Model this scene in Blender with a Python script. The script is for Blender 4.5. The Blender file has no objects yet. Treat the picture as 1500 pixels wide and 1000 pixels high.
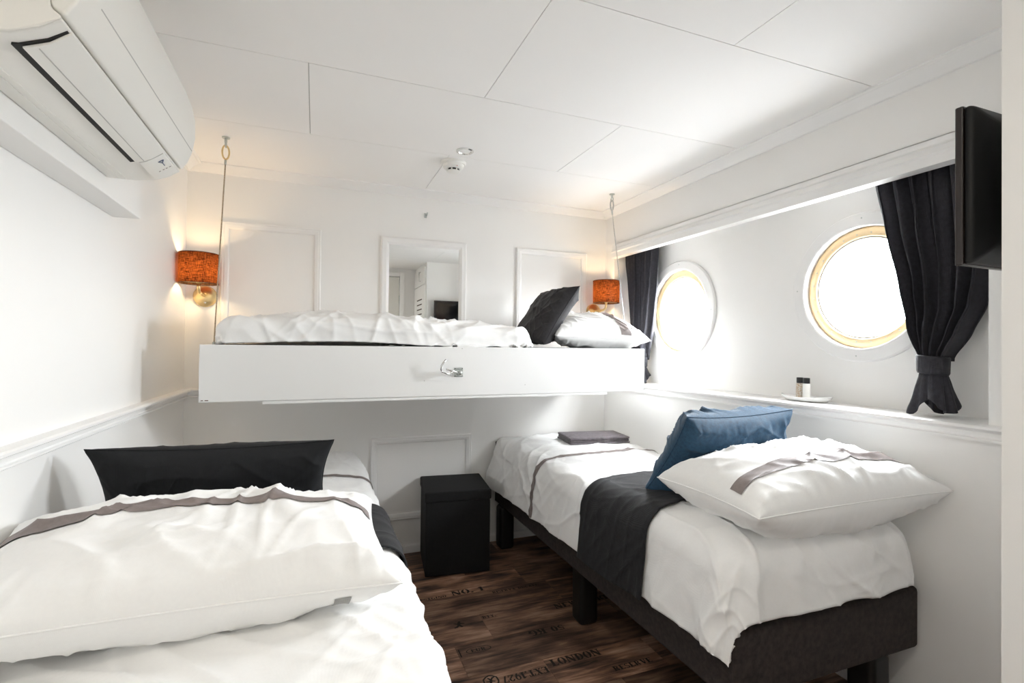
import bpy, bmesh, math, random
from math import sin, cos, pi, hypot, radians
from mathutils import Vector, Matrix, noise

random.seed(7)
S = bpy.context.scene
COL = S.collection

# ------------------------------------------------------------------ camera
FPX, YAW, PITCH, ROLL, CAMH = 737.53, radians(21.375), radians(0.567), radians(-0.6127), 1.2
_f = Vector((sin(YAW)*cos(PITCH), cos(YAW)*cos(PITCH), sin(PITCH)))
_r = Vector((cos(YAW), -sin(YAW), 0))
_d = _f.cross(_r)
_right = _r*cos(ROLL) + _d*sin(ROLL)
_down = _d*cos(ROLL) - _r*sin(ROLL)
cam = bpy.data.objects.new('camera', bpy.data.cameras.new('camera'))
COL.objects.link(cam)
m = Matrix.Identity(4)
for i in range(3):
    m[i][0], m[i][1], m[i][2] = _right[i], -_down[i], -_f[i]
m[2][3] = CAMH
cam.matrix_world = m
cam.data.sensor_width = 36
cam.data.lens = FPX/1500*36
cam.data.clip_start = 0.02
S.camera = cam

# ------------------------------------------------------------------ world, daylight, exposure
W = bpy.data.worlds.new('overcast_sky'); S.world = W
W.use_nodes = True
bg = W.node_tree.nodes['Background']
bg.inputs[0].default_value = (0.93, 0.97, 1.0, 1)
_wn, _wl = W.node_tree.nodes, W.node_tree.links
_wt = _wn.new('ShaderNodeTexCoord'); _ws = _wn.new('ShaderNodeSeparateXYZ'); _wm = _wn.new('ShaderNodeMapRange')
_wl.new(_wt.outputs['Generated'], _ws.inputs[0]); _wl.new(_ws.outputs['Z'], _wm.inputs[0])
_wm.inputs[1].default_value = -.12; _wm.inputs[2].default_value = .06      # horizon
_wm.inputs[3].default_value = 13.0; _wm.inputs[4].default_value = 54.0     # water, sky
_wl.new(_wm.outputs[0], bg.inputs[1])
S.view_settings.view_transform = 'Standard'
S.view_settings.look = 'None'
S.view_settings.gamma = 1
S.view_settings.exposure = 0.68
S.view_settings.use_curve_mapping = False
S.cycles.max_bounces = 14
S.cycles.diffuse_bounces = 10
S.cycles.glossy_bounces = 4
S.cycles.transparent_max_bounces = 8
S.cycles.use_denoising = True
S.cycles.sample_clamp_indirect = 12

# room dimensions (metres)
XL, XR, YB, YR, ZC = -0.608, 1.83, 2.947, -0.15, 2.10
NX = 1.985                  # back of the window niche
NY0, NY1 = 0.861, 2.84      # niche along the wall
NZ0, NZ1 = 0.985, 1.87
BX, BY = 1.112, 0.505       # corner of the wardrobe block beside the camera
PORTS = [(2.383, 1.418), (1.331, 1.445)]
RG = 0.195                  # radius of porthole glass

for k, (py, pz) in enumerate(PORTS):     # sky portals: they only guide the sky's own light
    L = bpy.data.lights.new('sky_portal', 'AREA'); L.shape = 'DISK'; L.size = 0.42
    L.cycles.is_portal = True
    o = bpy.data.objects.new('sky_portal', L); COL.objects.link(o)
    o.location = (2.075, py, pz); o.rotation_euler = (0, radians(90), 0)

# ------------------------------------------------------------------ node helpers
def mat(name, col=(.8,.8,.8), rough=.5, metal=0.0, **kw):
    M = bpy.data.materials.new(name); M.use_nodes = True
    b = M.node_tree.nodes['Principled BSDF']
    b.inputs['Base Color'].default_value = (*col, 1)
    b.inputs['Roughness'].default_value = rough
    b.inputs['Metallic'].default_value = metal
    for k, v in kw.items():
        b.inputs[k.replace('_', ' ')].default_value = v
    return M
def nd(M, t, **kw):
    n = M.node_tree.nodes.new(t)
    for k, v in kw.items(): setattr(n, k, v)
    return n
def lk(M, a, b): M.node_tree.links.new(a, b)
def bsdf(M): return M.node_tree.nodes['Principled BSDF']
def coords(M, scale=(1,1,1), src='Object'):
    tc = nd(M, 'ShaderNodeTexCoord'); mp = nd(M, 'ShaderNodeMapping')
    mp.inputs['Scale'].default_value = scale
    lk(M, tc.outputs[src], mp.inputs[0]); return mp.outputs[0]
def bump(M, height, strength=.2, dist=.002):
    b = nd(M, 'ShaderNodeBump'); b.inputs['Strength'].default_value = strength; b.inputs['Distance'].default_value = dist
    lk(M, height, b.inputs['Height']); lk(M, b.outputs[0], bsdf(M).inputs['Normal'])
def noise_tex(M, vec, scale, detail=3):
    n = nd(M, 'ShaderNodeTexNoise'); n.inputs['Scale'].default_value = scale; n.inputs['Detail'].default_value = detail
    lk(M, vec, n.inputs['Vector']); return n
def ramp(M, fac, stops):
    r = nd(M, 'ShaderNodeValToRGB'); e = r.color_ramp.elements
    while len(e) < len(stops): e.new(.5)
    for i, (p, c) in enumerate(stops): e[i].position = p; e[i].color = (*c, 1)
    lk(M, fac, r.inputs[0]); return r.outputs[0]
def paint(name, col, rough=.45, bs=.06):
    M = mat(name, col, rough)
    n = noise_tex(M, coords(M), 60, 4)
    bump(M, n.outputs[0], bs, .002)
    n2 = noise_tex(M, coords(M), 1.7, 2)
    c = ramp(M, n2.outputs[0], [(.3, tuple(x*.975 for x in col)), (.7, col)])
    lk(M, c, bsdf(M).inputs['Base Color'])
    return M
def weave(name, col, rough=.85, scale=900, var=.25, strength=.35, sheen=0.0, dist=.0008):
    M = mat(name, col, rough)
    v = coords(M)
    a = nd(M, 'ShaderNodeTexWave'); a.inputs['Scale'].default_value = scale/6; a.inputs['Distortion'].default_value = 1.5
    lk(M, v, a.inputs['Vector'])
    n = noise_tex(M, v, scale/4, 2)
    mx = nd(M, 'ShaderNodeMath', operation='ADD'); lk(M, a.outputs['Fac'], mx.inputs[0]); lk(M, n.outputs[0], mx.inputs[1])
    bump(M, mx.outputs[0], strength, dist)
    n2 = noise_tex(M, v, scale/10, 4)
    c = ramp(M, n2.outputs[0], [(.3, tuple(x*(1-var) for x in col)), (.7, tuple(min(1, x*(1+var)) for x in col))])
    lk(M, c, bsdf(M).inputs['Base Color'])
    if sheen:
        bsdf(M).inputs['Sheen Weight'].default_value = sheen
        bsdf(M).inputs['Sheen Roughness'].default_value = .4
    return M

WHITE = paint('white_wall_paint', (.875, .868, .852))
CEILM = paint('white_ceiling_laminate', (.91, .90, .885), .65, .02)
TRIM = paint('white_gloss_trim', (.87, .865, .855), .3, .02)
BOARD = paint('white_lacquered_board', (.85, .85, .84), .35, .03)
SEAM = mat('seam_grey', (.5, .49, .47), .7)
LINEN = weave('white_cotton', (.88, .88, .875), .8, 1400, .01, .12)
BAND = weave('mauve_grey_satin_band', (.225, .188, .180), .5, 1200, .08, .1)
RUNNER = weave('charcoal_runner_fabric', (.009, .009, .011), .8, 700, .35, .4, .04)
BLACKV = weave('black_navy_velvet', (.0022, .003, .0045), .85, 900, .3, .3, .02)
CHARV = weave('charcoal_velvet', (.017, .015, .017), .8, 900, .3, .3, .08)
BLUEV = weave('petrol_blue_velvet', (.016, .060, .115), .75, 900, .25, .3, .15)
CURT = weave('dark_plum_grey_curtain', (.022, .021, .028), .8, 800, .3, .4, .1)
UPHOL = weave('dark_brown_upholstery', (.030, .022, .020), .9, 700, .45, .5)
POUF = weave('black_upholstery', (.0038, .0036, .004), .9, 700, .4, .5)
TOWELM = weave('mauve_grey_terry', (.17, .145, .16), 1.0, 500, .3, .9, .3, .002)
LEGM = mat('black_plastic', (.008, .008, .008), .4)
PLASTIC = mat('warm_white_plastic', (.82, .81, .77), .35)
PLASTIC2 = mat('light_plastic_flap', (.84, .835, .80), .3)
DARKGAP = mat('dark_gap', (.008, .008, .008), .6)
CHROME = mat('chrome', (.75, .75, .74), .18, 1.0)
GALV = mat('galvanised_steel', (.55, .58, .56), .35, 1.0)
BRASSR = mat('porthole_bronze', (.80, .62, .38), .5, .35)
BRASS = mat('brushed_brass', (.80, .62, .33), .28, 1.0)
ROPE = weave('wire_rope', (.42, .34, .25), .5, 2500, .4, .5)
ROPE2 = weave('steel_rope', (.55, .55, .54), .4, 2500, .3, .5)
TVBLACK = mat('tv_black_plastic', (.004, .004, .004), .45, Specular_IOR_Level=.25)
TVEDGE = mat('tv_bezel_edge', (.022, .016, .015), .25)
SCREEN = mat('tv_screen', (.006, .006, .007), .06)
MIRROR = mat('mirror_silver', (.93, .94, .93), .01, 1.0)
CERAMIC = mat('white_ceramic', (.88, .88, .87), .15)
DOORM = paint('door_paint', (.70, .69, .65), .45, .03)
INK = mat('stamped_black_ink', (.010, .007, .005), .7)
TAGM = weave('grey_care_label', (.33, .33, .32), .8, 900, .1, .2)
TAGW = weave('white_care_label', (.9, .9, .9), .8, 900, .03, .2)
RED = mat('red_lens', (.5, .02, .02), .3)
LABELB = mat('bottle_amber_pattern', (.30, .19, .10), .3)
_v = nd(LABELB, 'ShaderNodeTexVoronoi'); _v.inputs['Scale'].default_value = 220
lk(LABELB, coords(LABELB), _v.inputs['Vector'])
lk(LABELB, ramp(LABELB, _v.outputs['Distance'], [(.2, (.38, .22, .09)), (.6, (.60, .55, .48))]), bsdf(LABELB).inputs['Base Color'])

GLASS = bpy.data.materials.new('window_glass'); GLASS.use_nodes = True
_nt = GLASS.node_tree; _nt.nodes.remove(_nt.nodes['Principled BSDF'])
_t = nd(GLASS, 'ShaderNodeBsdfTransparent'); _g = nd(GLASS, 'ShaderNodeBsdfGlossy'); _g.inputs['Roughness'].default_value = .02
_mx = nd(GLASS, 'ShaderNodeMixShader')
_mx.inputs[0].default_value = .05; lk(GLASS, _t.outputs[0], _mx.inputs[1]); lk(GLASS, _g.outputs[0], _mx.inputs[2])
lk(GLASS, _mx.outputs[0], _nt.nodes['Material Output'].inputs[0])

# lamp shade: coarse brown linen that lets the bulb's light glow through
SHADE = bpy.data.materials.new('brown_linen_shade'); SHADE.use_nodes = True
_nt = SHADE.node_tree; _nt.nodes.remove(_nt.nodes['Principled BSDF'])
_c = coords(SHADE, (1, 1, .22)); _n1 = noise_tex(SHADE, _c, 260, 3)
_c2 = coords(SHADE, (.18, .18, 1)); _n2 = noise_tex(SHADE, _c2, 260, 3)
_ad = nd(SHADE, 'ShaderNodeMath', operation='MULTIPLY'); lk(SHADE, _n1.outputs[0], _ad.inputs[0]); lk(SHADE, _n2.outputs[0], _ad.inputs[1])
_cr = ramp(SHADE, _ad.outputs[0], [(.12, (.012, .0025, .001)), (.34, (.14, .036, .008))])
_cd = ramp(SHADE, _ad.outputs[0], [(.12, (.020, .010, .006)), (.38, (.075, .042, .024))])
_tr = nd(SHADE, 'ShaderNodeBsdfTranslucent'); _df = nd(SHADE, 'ShaderNodeBsdfDiffuse')
lk(SHADE, _cr, _tr.inputs[0]); lk(SHADE, _cd, _df.inputs[0])
_as = nd(SHADE, 'ShaderNodeMixShader'); _as.inputs[0].default_value = .55
lk(SHADE, _df.outputs[0], _as.inputs[1]); lk(SHADE, _tr.outputs[0], _as.inputs[2])
lk(SHADE, _as.outputs[0], _nt.nodes['Material Output'].inputs[0])
BULB = mat('glowing_bulb', (1, .9, .7), .4)
bsdf(BULB).inputs['Emission Color'].default_value = (1, .70, .38, 1)
bsdf(BULB).inputs['Emission Strength'].default_value = 95

# dark rustic wood planks, individual per object
WOOD = mat('dark_rustic_wood', (.06, .035, .025), .55)
_oi = nd(WOOD, 'ShaderNodeObjectInfo')
_tc = nd(WOOD, 'ShaderNodeTexCoord')
_va = nd(WOOD, 'ShaderNodeVectorMath', operation='ADD'); _cmb = nd(WOOD, 'ShaderNodeCombineXYZ')
_ml = nd(WOOD, 'ShaderNodeMath', operation='MULTIPLY'); _ml.inputs[1].default_value = 37
lk(WOOD, _oi.outputs['Random'], _ml.inputs[0])
for i in range(3): lk(WOOD, _ml.outputs[0], _cmb.inputs[i])
lk(WOOD, _tc.outputs['Object'], _va.inputs[0]); lk(WOOD, _cmb.outputs[0], _va.inputs[1])
_mp = nd(WOOD, 'ShaderNodeMapping'); _mp.inputs['Scale'].default_value = (1.6, 16, 16); lk(WOOD, _va.outputs[0], _mp.inputs[0])
_na = noise_tex(WOOD, _mp.outputs[0], 3.0, 8); _na.inputs['Roughness'].default_value = .68; _na.inputs['Distortion'].default_value = .6
_mp2 = nd(WOOD, 'ShaderNodeMapping'); _mp2.inputs['Scale'].default_value = (2.2, 5, 5); lk(WOOD, _va.outputs[0], _mp2.inputs[0])
_nb = noise_tex(WOOD, _mp2.outputs[0], 2.0, 3)
_av = nd(WOOD, 'ShaderNodeMath', operation='ADD'); lk(WOOD, _na.outputs[0], _av.inputs[0]); lk(WOOD, _nb.outputs[0], _av.inputs[1])
_hv = nd(WOOD, 'ShaderNodeMath', operation='MULTIPLY'); _hv.inputs[1].default_value = .5; lk(WOOD, _av.outputs[0], _hv.inputs[0])
_wc = ramp(WOOD, _hv.outputs[0], [(.37, (.016, .009, .006)), (.45, (.095, .050, .032)), (.53, (.24, .128, .080)), (.62, (.42, .265, .18))])
_hsv = nd(WOOD, 'ShaderNodeHueSaturation')
_mr = nd(WOOD, 'ShaderNodeMapRange'); _mr.inputs[3].default_value = .55; _mr.inputs[4].default_value = 1.5
lk(WOOD, _oi.outputs['Random'], _mr.inputs[0]); lk(WOOD, _mr.outputs[0], _hsv.inputs['Value']); lk(WOOD, _wc, _hsv.inputs['Color'])
lk(WOOD, _hsv.outputs[0], bsdf(WOOD).inputs['Base Color'])
bump(WOOD, _na.outputs[0], .35, .002)

# ------------------------------------------------------------------ mesh helpers
class MB:
    def __init__(s): s.v = []; s.f = []
    def add(s, vs, fs):
        o = len(s.v); s.v += [tuple(p) for p in vs]; s.f += [tuple(i+o for i in f) for f in fs]; return s
    def box(s, x0, x1, y0, y1, z0, z1, M=None):
        vs = [Vector((x, y, z)) for z in (z0, z1) for y in (y0, y1) for x in (x0, x1)]
        if M: vs = [M @ p for p in vs]
        return s.add(vs, [(0,2,3,1),(4,5,7,6),(0,1,5,4),(2,6,7,3),(0,4,6,2),(1,3,7,5)])
    def quad(s, a, b, c, d): return s.add([a, b, c, d], [(0,1,2,3)])
    def lathe(s, prof, n=32, M=None, cap=True):
        """prof: list of (r, h) around local Z"""
        vs = []
        for r, h in prof:
            for k in range(n):
                a = 2*pi*k/n; vs.append(Vector((r*cos(a), r*sin(a), h)))
        fs = []
        for i in range(len(prof)-1):
            for k in range(n):
                k2 = (k+1) % n; fs.append((i*n+k, i*n+k2, (i+1)*n+k2, (i+1)*n+k))
        if cap:
            if prof[0][0] > 1e-6: fs.append(tuple(reversed(range(n))))
            if prof[-1][0] > 1e-6: fs.append(tuple(range((len(prof)-1)*n, len(prof)*n)))
        if M: vs = [M @ p for p in vs]
        return s.add(vs, fs)
    def tube(s, pts, r, n=10, closed=False):
        pts = [Vector(p) for p in pts]; N = len(pts); vs = []; fs = []
        up = Vector((.3, .2, 1)).normalized()
        for i, p in enumerate(pts):
            if closed: t = pts[(i+1) % N]-pts[i-1]
            else: t = pts[min(i+1, N-1)]-pts[max(i-1, 0)]
            t.normalize()
            a = t.cross(up)
            if a.length < 1e-3: a = t.cross(Vector((1, 0, 0)))
            a.normalize(); b = t.cross(a)
            rr = r[i] if isinstance(r, (list, tuple)) else r
            for k in range(n):
                g = 2*pi*k/n; vs.append(p + a*rr*cos(g) + b*rr*sin(g))
        for i in range(N if closed else N-1):
            j = (i+1) % N
            for k in range(n):
                k2 = (k+1) % n; fs.append((i*n+k, i*n+k2, j*n+k2, j*n+k))
        if not closed: fs += [tuple(reversed(range(n))), tuple(range((N-1)*n, N*n))]
        return s.add(vs, fs)
    def sweep(s, prof, path, closed=False, caps=True):
        """prof: list of functions-free (a,b) pairs; path: list of (origin, A, B) frames; vertex = o + a*A + b*B"""
        n = len(prof); vs = []; fs = []
        for o, A, B in path:
            for a, b in prof: vs.append(Vector(o)+Vector(A)*a+Vector(B)*b)
        N = len(path)
        for i in range(N if closed else N-1):
            j = (i+1) % N
            for k in range(n):
                k2 = (k+1) % n; fs.append((i*n+k, i*n+k2, j*n+k2, j*n+k))
        if caps and not closed: fs += [tuple(reversed(range(n))), tuple(range((N-1)*n, N*n))]
        return s.add(vs, fs)
    def grid(s, P, nu, nv, wrap=False):
        vs = [P(i/(nu-1), j/(nv-1)) for i in range(nu) for j in range(nv)]
        fs = [(i*nv+j, (i+1)*nv+j, (i+1)*nv+j+1, i*nv+j+1) for i in range(nu-1) for j in range(nv-1)]
        return s.add(vs, fs)
    def poly(s, pts): return s.add(pts, [tuple(range(len(pts)))])
    def mesh(s, name):
        me = bpy.data.meshes.new(name); me.from_pydata(s.v, [], s.f); me.validate(); me.update(); return me

def fixn(me):
    bm = bmesh.new(); bm.from_mesh(me); bmesh.ops.recalc_face_normals(bm, faces=bm.faces); bm.to_mesh(me); bm.free()

def ob(name, mb, material, parent=None, smooth=False, bevel=0, segs=2, solid=0, sub=0, recalc=True, loc=None):
    me = mb.mesh(name) if isinstance(mb, MB) else mb
    if recalc: fixn(me)
    if material and not me.materials: me.materials.append(material)
    if smooth:
        for p in me.polygons: p.use_smooth = True
    o = bpy.data.objects.new(name, me); COL.objects.link(o)
    if loc: o.location = loc
    if parent: o.parent = parent
    if solid:
        md = o.modifiers.new('solid', 'SOLIDIFY'); md.thickness = abs(solid); md.offset = -1 if solid > 0 else 1
    if bevel:
        md = o.modifiers.new('bevel', 'BEVEL'); md.width = bevel; md.segments = segs; md.limit_method = 'ANGLE'; md.angle_limit = radians(35)
        md.harden_normals = False
        for p in me.polygons: p.use_smooth = True
        md2 = o.modifiers.new('wn', 'WEIGHTED_NORMAL'); md2.keep_sharp = True
    if sub:
        md = o.modifiers.new('sub', 'SUBSURF'); md.levels = sub; md.render_levels = sub
    return o
def auto_smooth(o, ang=40):
    me = o.data
    for p in me.polygons: p.use_smooth = True
    bm = bmesh.new(); bm.from_mesh(me)
    for e in bm.edges:
        if len(e.link_faces) == 2: e.smooth = e.calc_face_angle(0) < radians(ang)
    bm.to_mesh(me); bm.free(); return o
def tag(o, label, cat, group=None):
    o['label'] = label; o['category'] = cat
    if group: o['group'] = group
    return o
def thing(name, label, cat, loc=(0, 0, 0), group=None, rotz=0):
    e = bpy.data.objects.new(name, None); COL.objects.link(e); e.location = loc; e.rotation_euler[2] = rotz
    e.empty_display_size = .05
    return tag(e, label, cat, group)
def part(name, mb, material, parent, **kw):
    """mb is given in world coordinates; shift to the parent's frame (parents have no rotation)"""
    me = mb.mesh(name) if isinstance(mb, MB) else mb
    p = parent; off = Vector((0, 0, 0))
    while p: off += p.location; p = p.parent
    me.transform(Matrix.Translation(-off))
    return ob(name, me, material, parent, **kw)
def struct(o, label=None, cat=None):
    o['kind'] = 'structure'
    if label: o['label'] = label
    if cat: o['category'] = cat
    return o

# ================================================================== ROOM SHELL
T = .04
fl = struct(ob('floor', MB().box(XL-T, NX+.1, YR-T, YB+T, -.05, -.006), mat('subfloor_dark', (.02, .013, .01), .9)),
            'dark brown rustic wood plank floor with stencilled lettering', 'floor')
# planks, rows run across the room
PW = .198
row0 = 1.764
ENDS = {0: [.565, 1.30], -1: [.31, .83, 1.27], -2: [.10, 1.055], 1: [.02, .535, 1.40], 2: [.10, .701, 1.52], 3: [-.18, .455, 1.12], 4: [.20, .9]}
plank_mesh = {}
k = -10
r = -10
while row0 + r*PW < YB:
    y0 = max(row0 + r*PW, YR); y1 = min(row0 + (r+1)*PW, YB)
    if y1 - y0 > .01:
        # rows are numbered from the LONDON row's far joint at y=1.764
        e = {-1: [.31, .83, 1.27], 0: [.535, 1.55], 1: [-.1, .701, 1.30], 2: [.15, 1.12], 3: [-.2, .452, 1.02], 4: [.1, .75], -2: [.25, 1.055]}.get(r)
        if e is None:
            s0 = XL + random.uniform(.2, .9); e = []
            while s0 < XR-.1: e.append(s0); s0 += random.uniform(.7, 1.2)
        xs = [XL] + [x for x in e] + [XR]
        for a, b in zip(xs[:-1], xs[1:]):
            key = (round(b-a, 3), round(y1-y0, 3))
            if key not in plank_mesh:
                mb = MB().box(-(b-a)/2+.0006, (b-a)/2-.0006, -(y1-y0)/2+.0006, (y1-y0)/2-.0006, -.006, 0)
                me = mb.mesh('plank'); fixn(me); me.materials.append(WOOD); plank_mesh[key] = me
            o = bpy.data.objects.new('plank', plank_mesh[key]); COL.objects.link(o)
            o.location = ((a+b)/2, (y0+y1)/2, 0); o.parent = fl
    r += 1

ceil = struct(ob('ceiling', MB().box(XL-T, XR+T, YR-T, YB+T, ZC+.004, ZC+.05), SEAM), 'white panelled ceiling with thin staggered joints', 'ceiling')
sY = [YR, -.026, .561, 1.147, 1.733, 2.32, YB]
sX = [[.56], [-.031, 1.146], [.56], [-.031, 1.146], [.56], [-.031, 1.146], [.56]]
sX = [[.56], [-.031, 1.146], [-.031, 1.146], [.56], [-.031, 1.146], [.58]]
for i in range(6):
    xs = [XL] + sX[i] + [XR]
    for a, b in zip(xs[:-1], xs[1:]):
        g = .0014
        o = ob('ceiling_panel', MB().box(a+g, b-g, sY[i]+g, sY[i+1]-g, ZC, ZC+.006), CEILM, ceil)

wb = struct(ob('wall_back', MB().box(XL-T, NX+.1, YB, YB+T, 0, ZC+.05), WHITE), 'white panelled back wall behind the bunk', 'wall')
wl = struct(ob('wall_left', MB().box(XL-T, XL, YR-T, YB+T, 0, ZC+.05), WHITE), 'plain white left wall under the air conditioner', 'wall')
wr_mb = MB()
wr_mb.box(XR, NX+.05, NY1, YB+T, 0, ZC+.05)            # far pier
wr_mb.box(XR, NX+.05, YR-T, NY0, 0, ZC+.05)            # near pier
wr_mb.box(XR, NX+.05, NY0, NY1, 0, NZ0-.03)            # below the sill
wr_mb.box(XR, NX+.05, NY0, NY1, NZ1, ZC+.05)           # above
wr = struct(ob('wall_right', wr_mb, WHITE), 'white window wall with a recess for portholes', 'wall')
# niche back with two round openings
mb = MB()
RH = .238; PH = .3
ys = [NY0-.01]
for (py, pz) in sorted(PORTS): ys += [py-PH, py+PH]
ys.append(NY1+.01)
zlo, zhi = NZ0-.04, NZ1+.02
for i in range(0, len(ys)-1, 2):
    mb.quad((NX, ys[i], zlo), (NX, ys[i], zhi), (NX, ys[i+1], zhi), (NX, ys[i+1], zlo))
for py, pz in PORTS:
    mb.quad((NX, py-PH, zlo), (NX, py-PH, pz-PH), (NX, py+PH, pz-PH), (NX, py+PH, zlo))
    mb.quad((NX, py-PH, pz+PH), (NX, py-PH, zhi), (NX, py+PH, zhi), (NX, py+PH, pz+PH))
    n = 64; vs = []; fs = []
    for q in range(n):
        a = 2*pi*q/n; c, s_ = cos(a), sin(a); k = PH/max(abs(c), abs(s_))
        vs += [(NX, py+RH*c, pz+RH*s_), (NX, py+k*c, pz+k*s_), (NX+.09, py+RH*c, pz+RH*s_)]
    for q in range(n):
        q2 = (q+1) % n
        fs += [(3*q, 3*q+1, 3*q2+1, 3*q2), (3*q, 3*q2, 3*q2+2, 3*q+2)]
    mb.add(vs, fs)
niche = struct(part('niche_back', mb, WHITE, wr, recalc=False))
del niche['kind']
# rear wall and the wardrobe block (seen in the mirror)
rear = struct(ob('wall_rear', MB().box(XL-T, NX+.05, YR-T, YR, 0, ZC+.05), WHITE), 'white rear wall with the cabin door', 'wall')
blk = struct(ob('wall_wardrobe', MB().box(BX, XR, YR, BY, 0, ZC), WHITE), 'white built-in wardrobe block that carries the television', 'wall')
# boxing on the left wall behind the air conditioner
bx_ = struct(ob('wall_boxing', MB().box(XL, -.533, .45, 1.962, 1.6, ZC), WHITE, bevel=.003), 'white boxed-in duct high on the left wall', 'wall')

# ---- mouldings
def crown_path(pts, inward):
    return pts
def molding(name, prof, pts, norms, label):
    """prof (out, up) swept along pts; norms = outward (into room) vectors at each point, mitred"""
    path = [(p, n, (0, 0, 1)) for p, n in zip(pts, norms)]
    o = ob(name, MB().sweep(prof, path), TRIM); auto_smooth(o, 30)
    o['kind'] = 'structure'; o['label'] = label; o['category'] = 'moulding'
    return o
crown = [(0, -.034), (0, .004), (.072, .004), (.072, -.006), (.064, -.010), (.060, -.009), (.022, -.026), (.018, -.030), (.012, -.034)]
molding('trim_1', crown, [(XL, YR, ZC), (XL, YB, ZC), (XR, YB, ZC), (XR, BY, ZC)],
        [(1, 0, 0), (1, -1, 0), (-1, -1, 0), (-1, 0, 0)], 'white crown moulding round the ceiling edge')
rail = [(0, -.045), (0, .0), (.036, .0), (.040, -.004), (.040, -.010), (.034, -.014), (.022, -.018), (.018, -.030), (.020, -.034), (.026, -.036), (.026, -.040), (.020, -.044)]
molding('trim_2', rail, [(XL, .3, .985), (XL, YB, .972)], [(1, 0, 0), (1, -1, 0)], 'white chair rail along the left wall')
molding('trim_3', rail, [(XL, YB, .972), (XR, YB, .972)], [(1, -1, 0), (-1, -1, 0)], 'white chair rail along the back wall')
sillp = [(-.16, -.05), (-.16, 0), (.022, .0), (.030, -.004), (.032, -.012), (.026, -.018), (.014, -.022), (.012, -.036), (.014, -.040), (.018, -.042), (.018, -.050), (0, -.052)]
molding('trim_4', sillp, [(XR, BY, .988), (XR, YB, .980)], [(-1, 0, 0), (-1, 0, 0)], 'white window sill with rounded nosing under the portholes')
pel = [(0, -.005), (0, .075), (.010, .075), (.018, .070), (.020, .062), (.016, .056), (.024, .040), (.028, .032), (.024, .026), (.026, .012), (.026, .0), (.0, -.005), (-.02, -.005), (-.02, .0)]
pel = [(-.025, -.004), (-.025, .09), (0, .09), (0, .084), (.010, .084), (.017, .072), (.018, .062), (.014, .056), (.022, .042), (.026, .034), (.022, .026), (.024, .012), (.024, -.004)]
molding('trim_5', pel, [(XR, NY0, 1.790), (XR, NY1, 1.790)], [(-1, 0, 0), (-1, 0, 0)], 'white moulded pelmet above the porthole recess')
mb = MB()
bb = [(0, 0), (0, .046), (.006, .046), (.012, .040), (.012, 0)]
molding('baseboard_back', bb, [(XL, YB, 0), (XR, YB, 0)], [(1, -1, 0), (-1, -1, 0)], 'low white baseboard along the back wall')
molding('baseboard_right', bb, [(XR, YB, 0), (XR, BY, 0)], [(-1, -1, 0), (-1, 0, 0)], 'low white baseboard under the windows')
molding('baseboard_left', bb, [(XL, YR, 0), (XL, YB, 0)], [(1, 0, 0), (1, -1, 0)], 'low white baseboard along the left wall')

def frame_mb(x0, x1, z0, z1, prof, y=YB):
    """rectangular frame swept on the back wall; prof = (inset, out)"""
    pts = [((x0, y, z0), (1, 0, 1)), ((x1, y, z0), (-1, 0, 1)), ((x1, y, z1), (-1, 0, -1)), ((x0, y, z1), (1, 0, -1))]
    return MB().sweep(prof, [(p, a, (0, -1, 0)) for p, a in pts], closed=True)
pm = [(0, 0), (0, .012), (.006, .016), (.012, .014), (.018, .016), (.030, .012), (.036, .006), (.036, 0)]
for (x0, x1, z0, z1) in ((-.454, .026, 1.03, 1.828), (1.174, 1.675, 1.03, 1.822), (.300, .894, .195, .671)):
    o = part('panel_moulding', frame_mb(x0, x1, z0, z1, pm), TRIM, wb); auto_smooth(o, 30)

# ================================================================== PORTHOLES (setting)
def XM(x, y, z):   # lathe Z axis -> -X (into the room)
    return Matrix.Translation((x, y, z)) @ Matrix(((0, 0, -1, 0), (1, 0, 0, 0), (0, -1, 0, 0), (0, 0, 0, 1)))
for k, (py, pz) in enumerate(PORTS):
    w = bpy.data.objects.new(f'window_{k+1}', None); COL.objects.link(w); w.location = (NX, py, pz); w.empty_display_size = .05
    struct(w, ('round bronze-rimmed porthole beside the bunk', 'round bronze-rimmed porthole half covered by a tied curtain')[k], 'window')
    A = XM(NX, py, pz)
    o = part('surround', MB().lathe([(.292, 0), (.292, .010), (.286, .016), (.250, .020), (.244, .020), (.238, .016), (.2375, -.03)], 72, A, cap=False), TRIM, w); auto_smooth(o, 35)
    o = part('rim', MB().lathe([(.240, -.03), (.236, -.014), (.224, -.011), (.203, -.011), (.199, -.014), (.197, -.032)], 72, A, cap=False), BRASSR, w); auto_smooth(o, 35)
    o = part('gasket', MB().lathe([(.1985, -.020), (.1945, -.018), (.1925, -.024), (.1925, -.034)], 72, A, cap=False), mat('grey_rubber', (.2, .2, .2), .6), w); auto_smooth(o)
    o = part('pane', MB().lathe([(.199, -.034), (.199, -.036)], 72, A), GLASS, w)
    for q in range(24):
        a = 2*pi*(q+.5)/24
        part('screw', MB().lathe([(.0028, -.0115), (.0028, -.0100), (.0015, -.0092)], 8, XM(NX, py+.2135*cos(a), pz+.2135*sin(a))), GALV, w)
    for a in (0, 90, 180, 270):
        a = radians(a+2)
        part('screw', MB().lathe([(.0030, .013), (.0030, .0185), (.0015, .0190)], 8, XM(NX, py+.268*cos(a), pz+.268*sin(a))), GALV, w)

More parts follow.
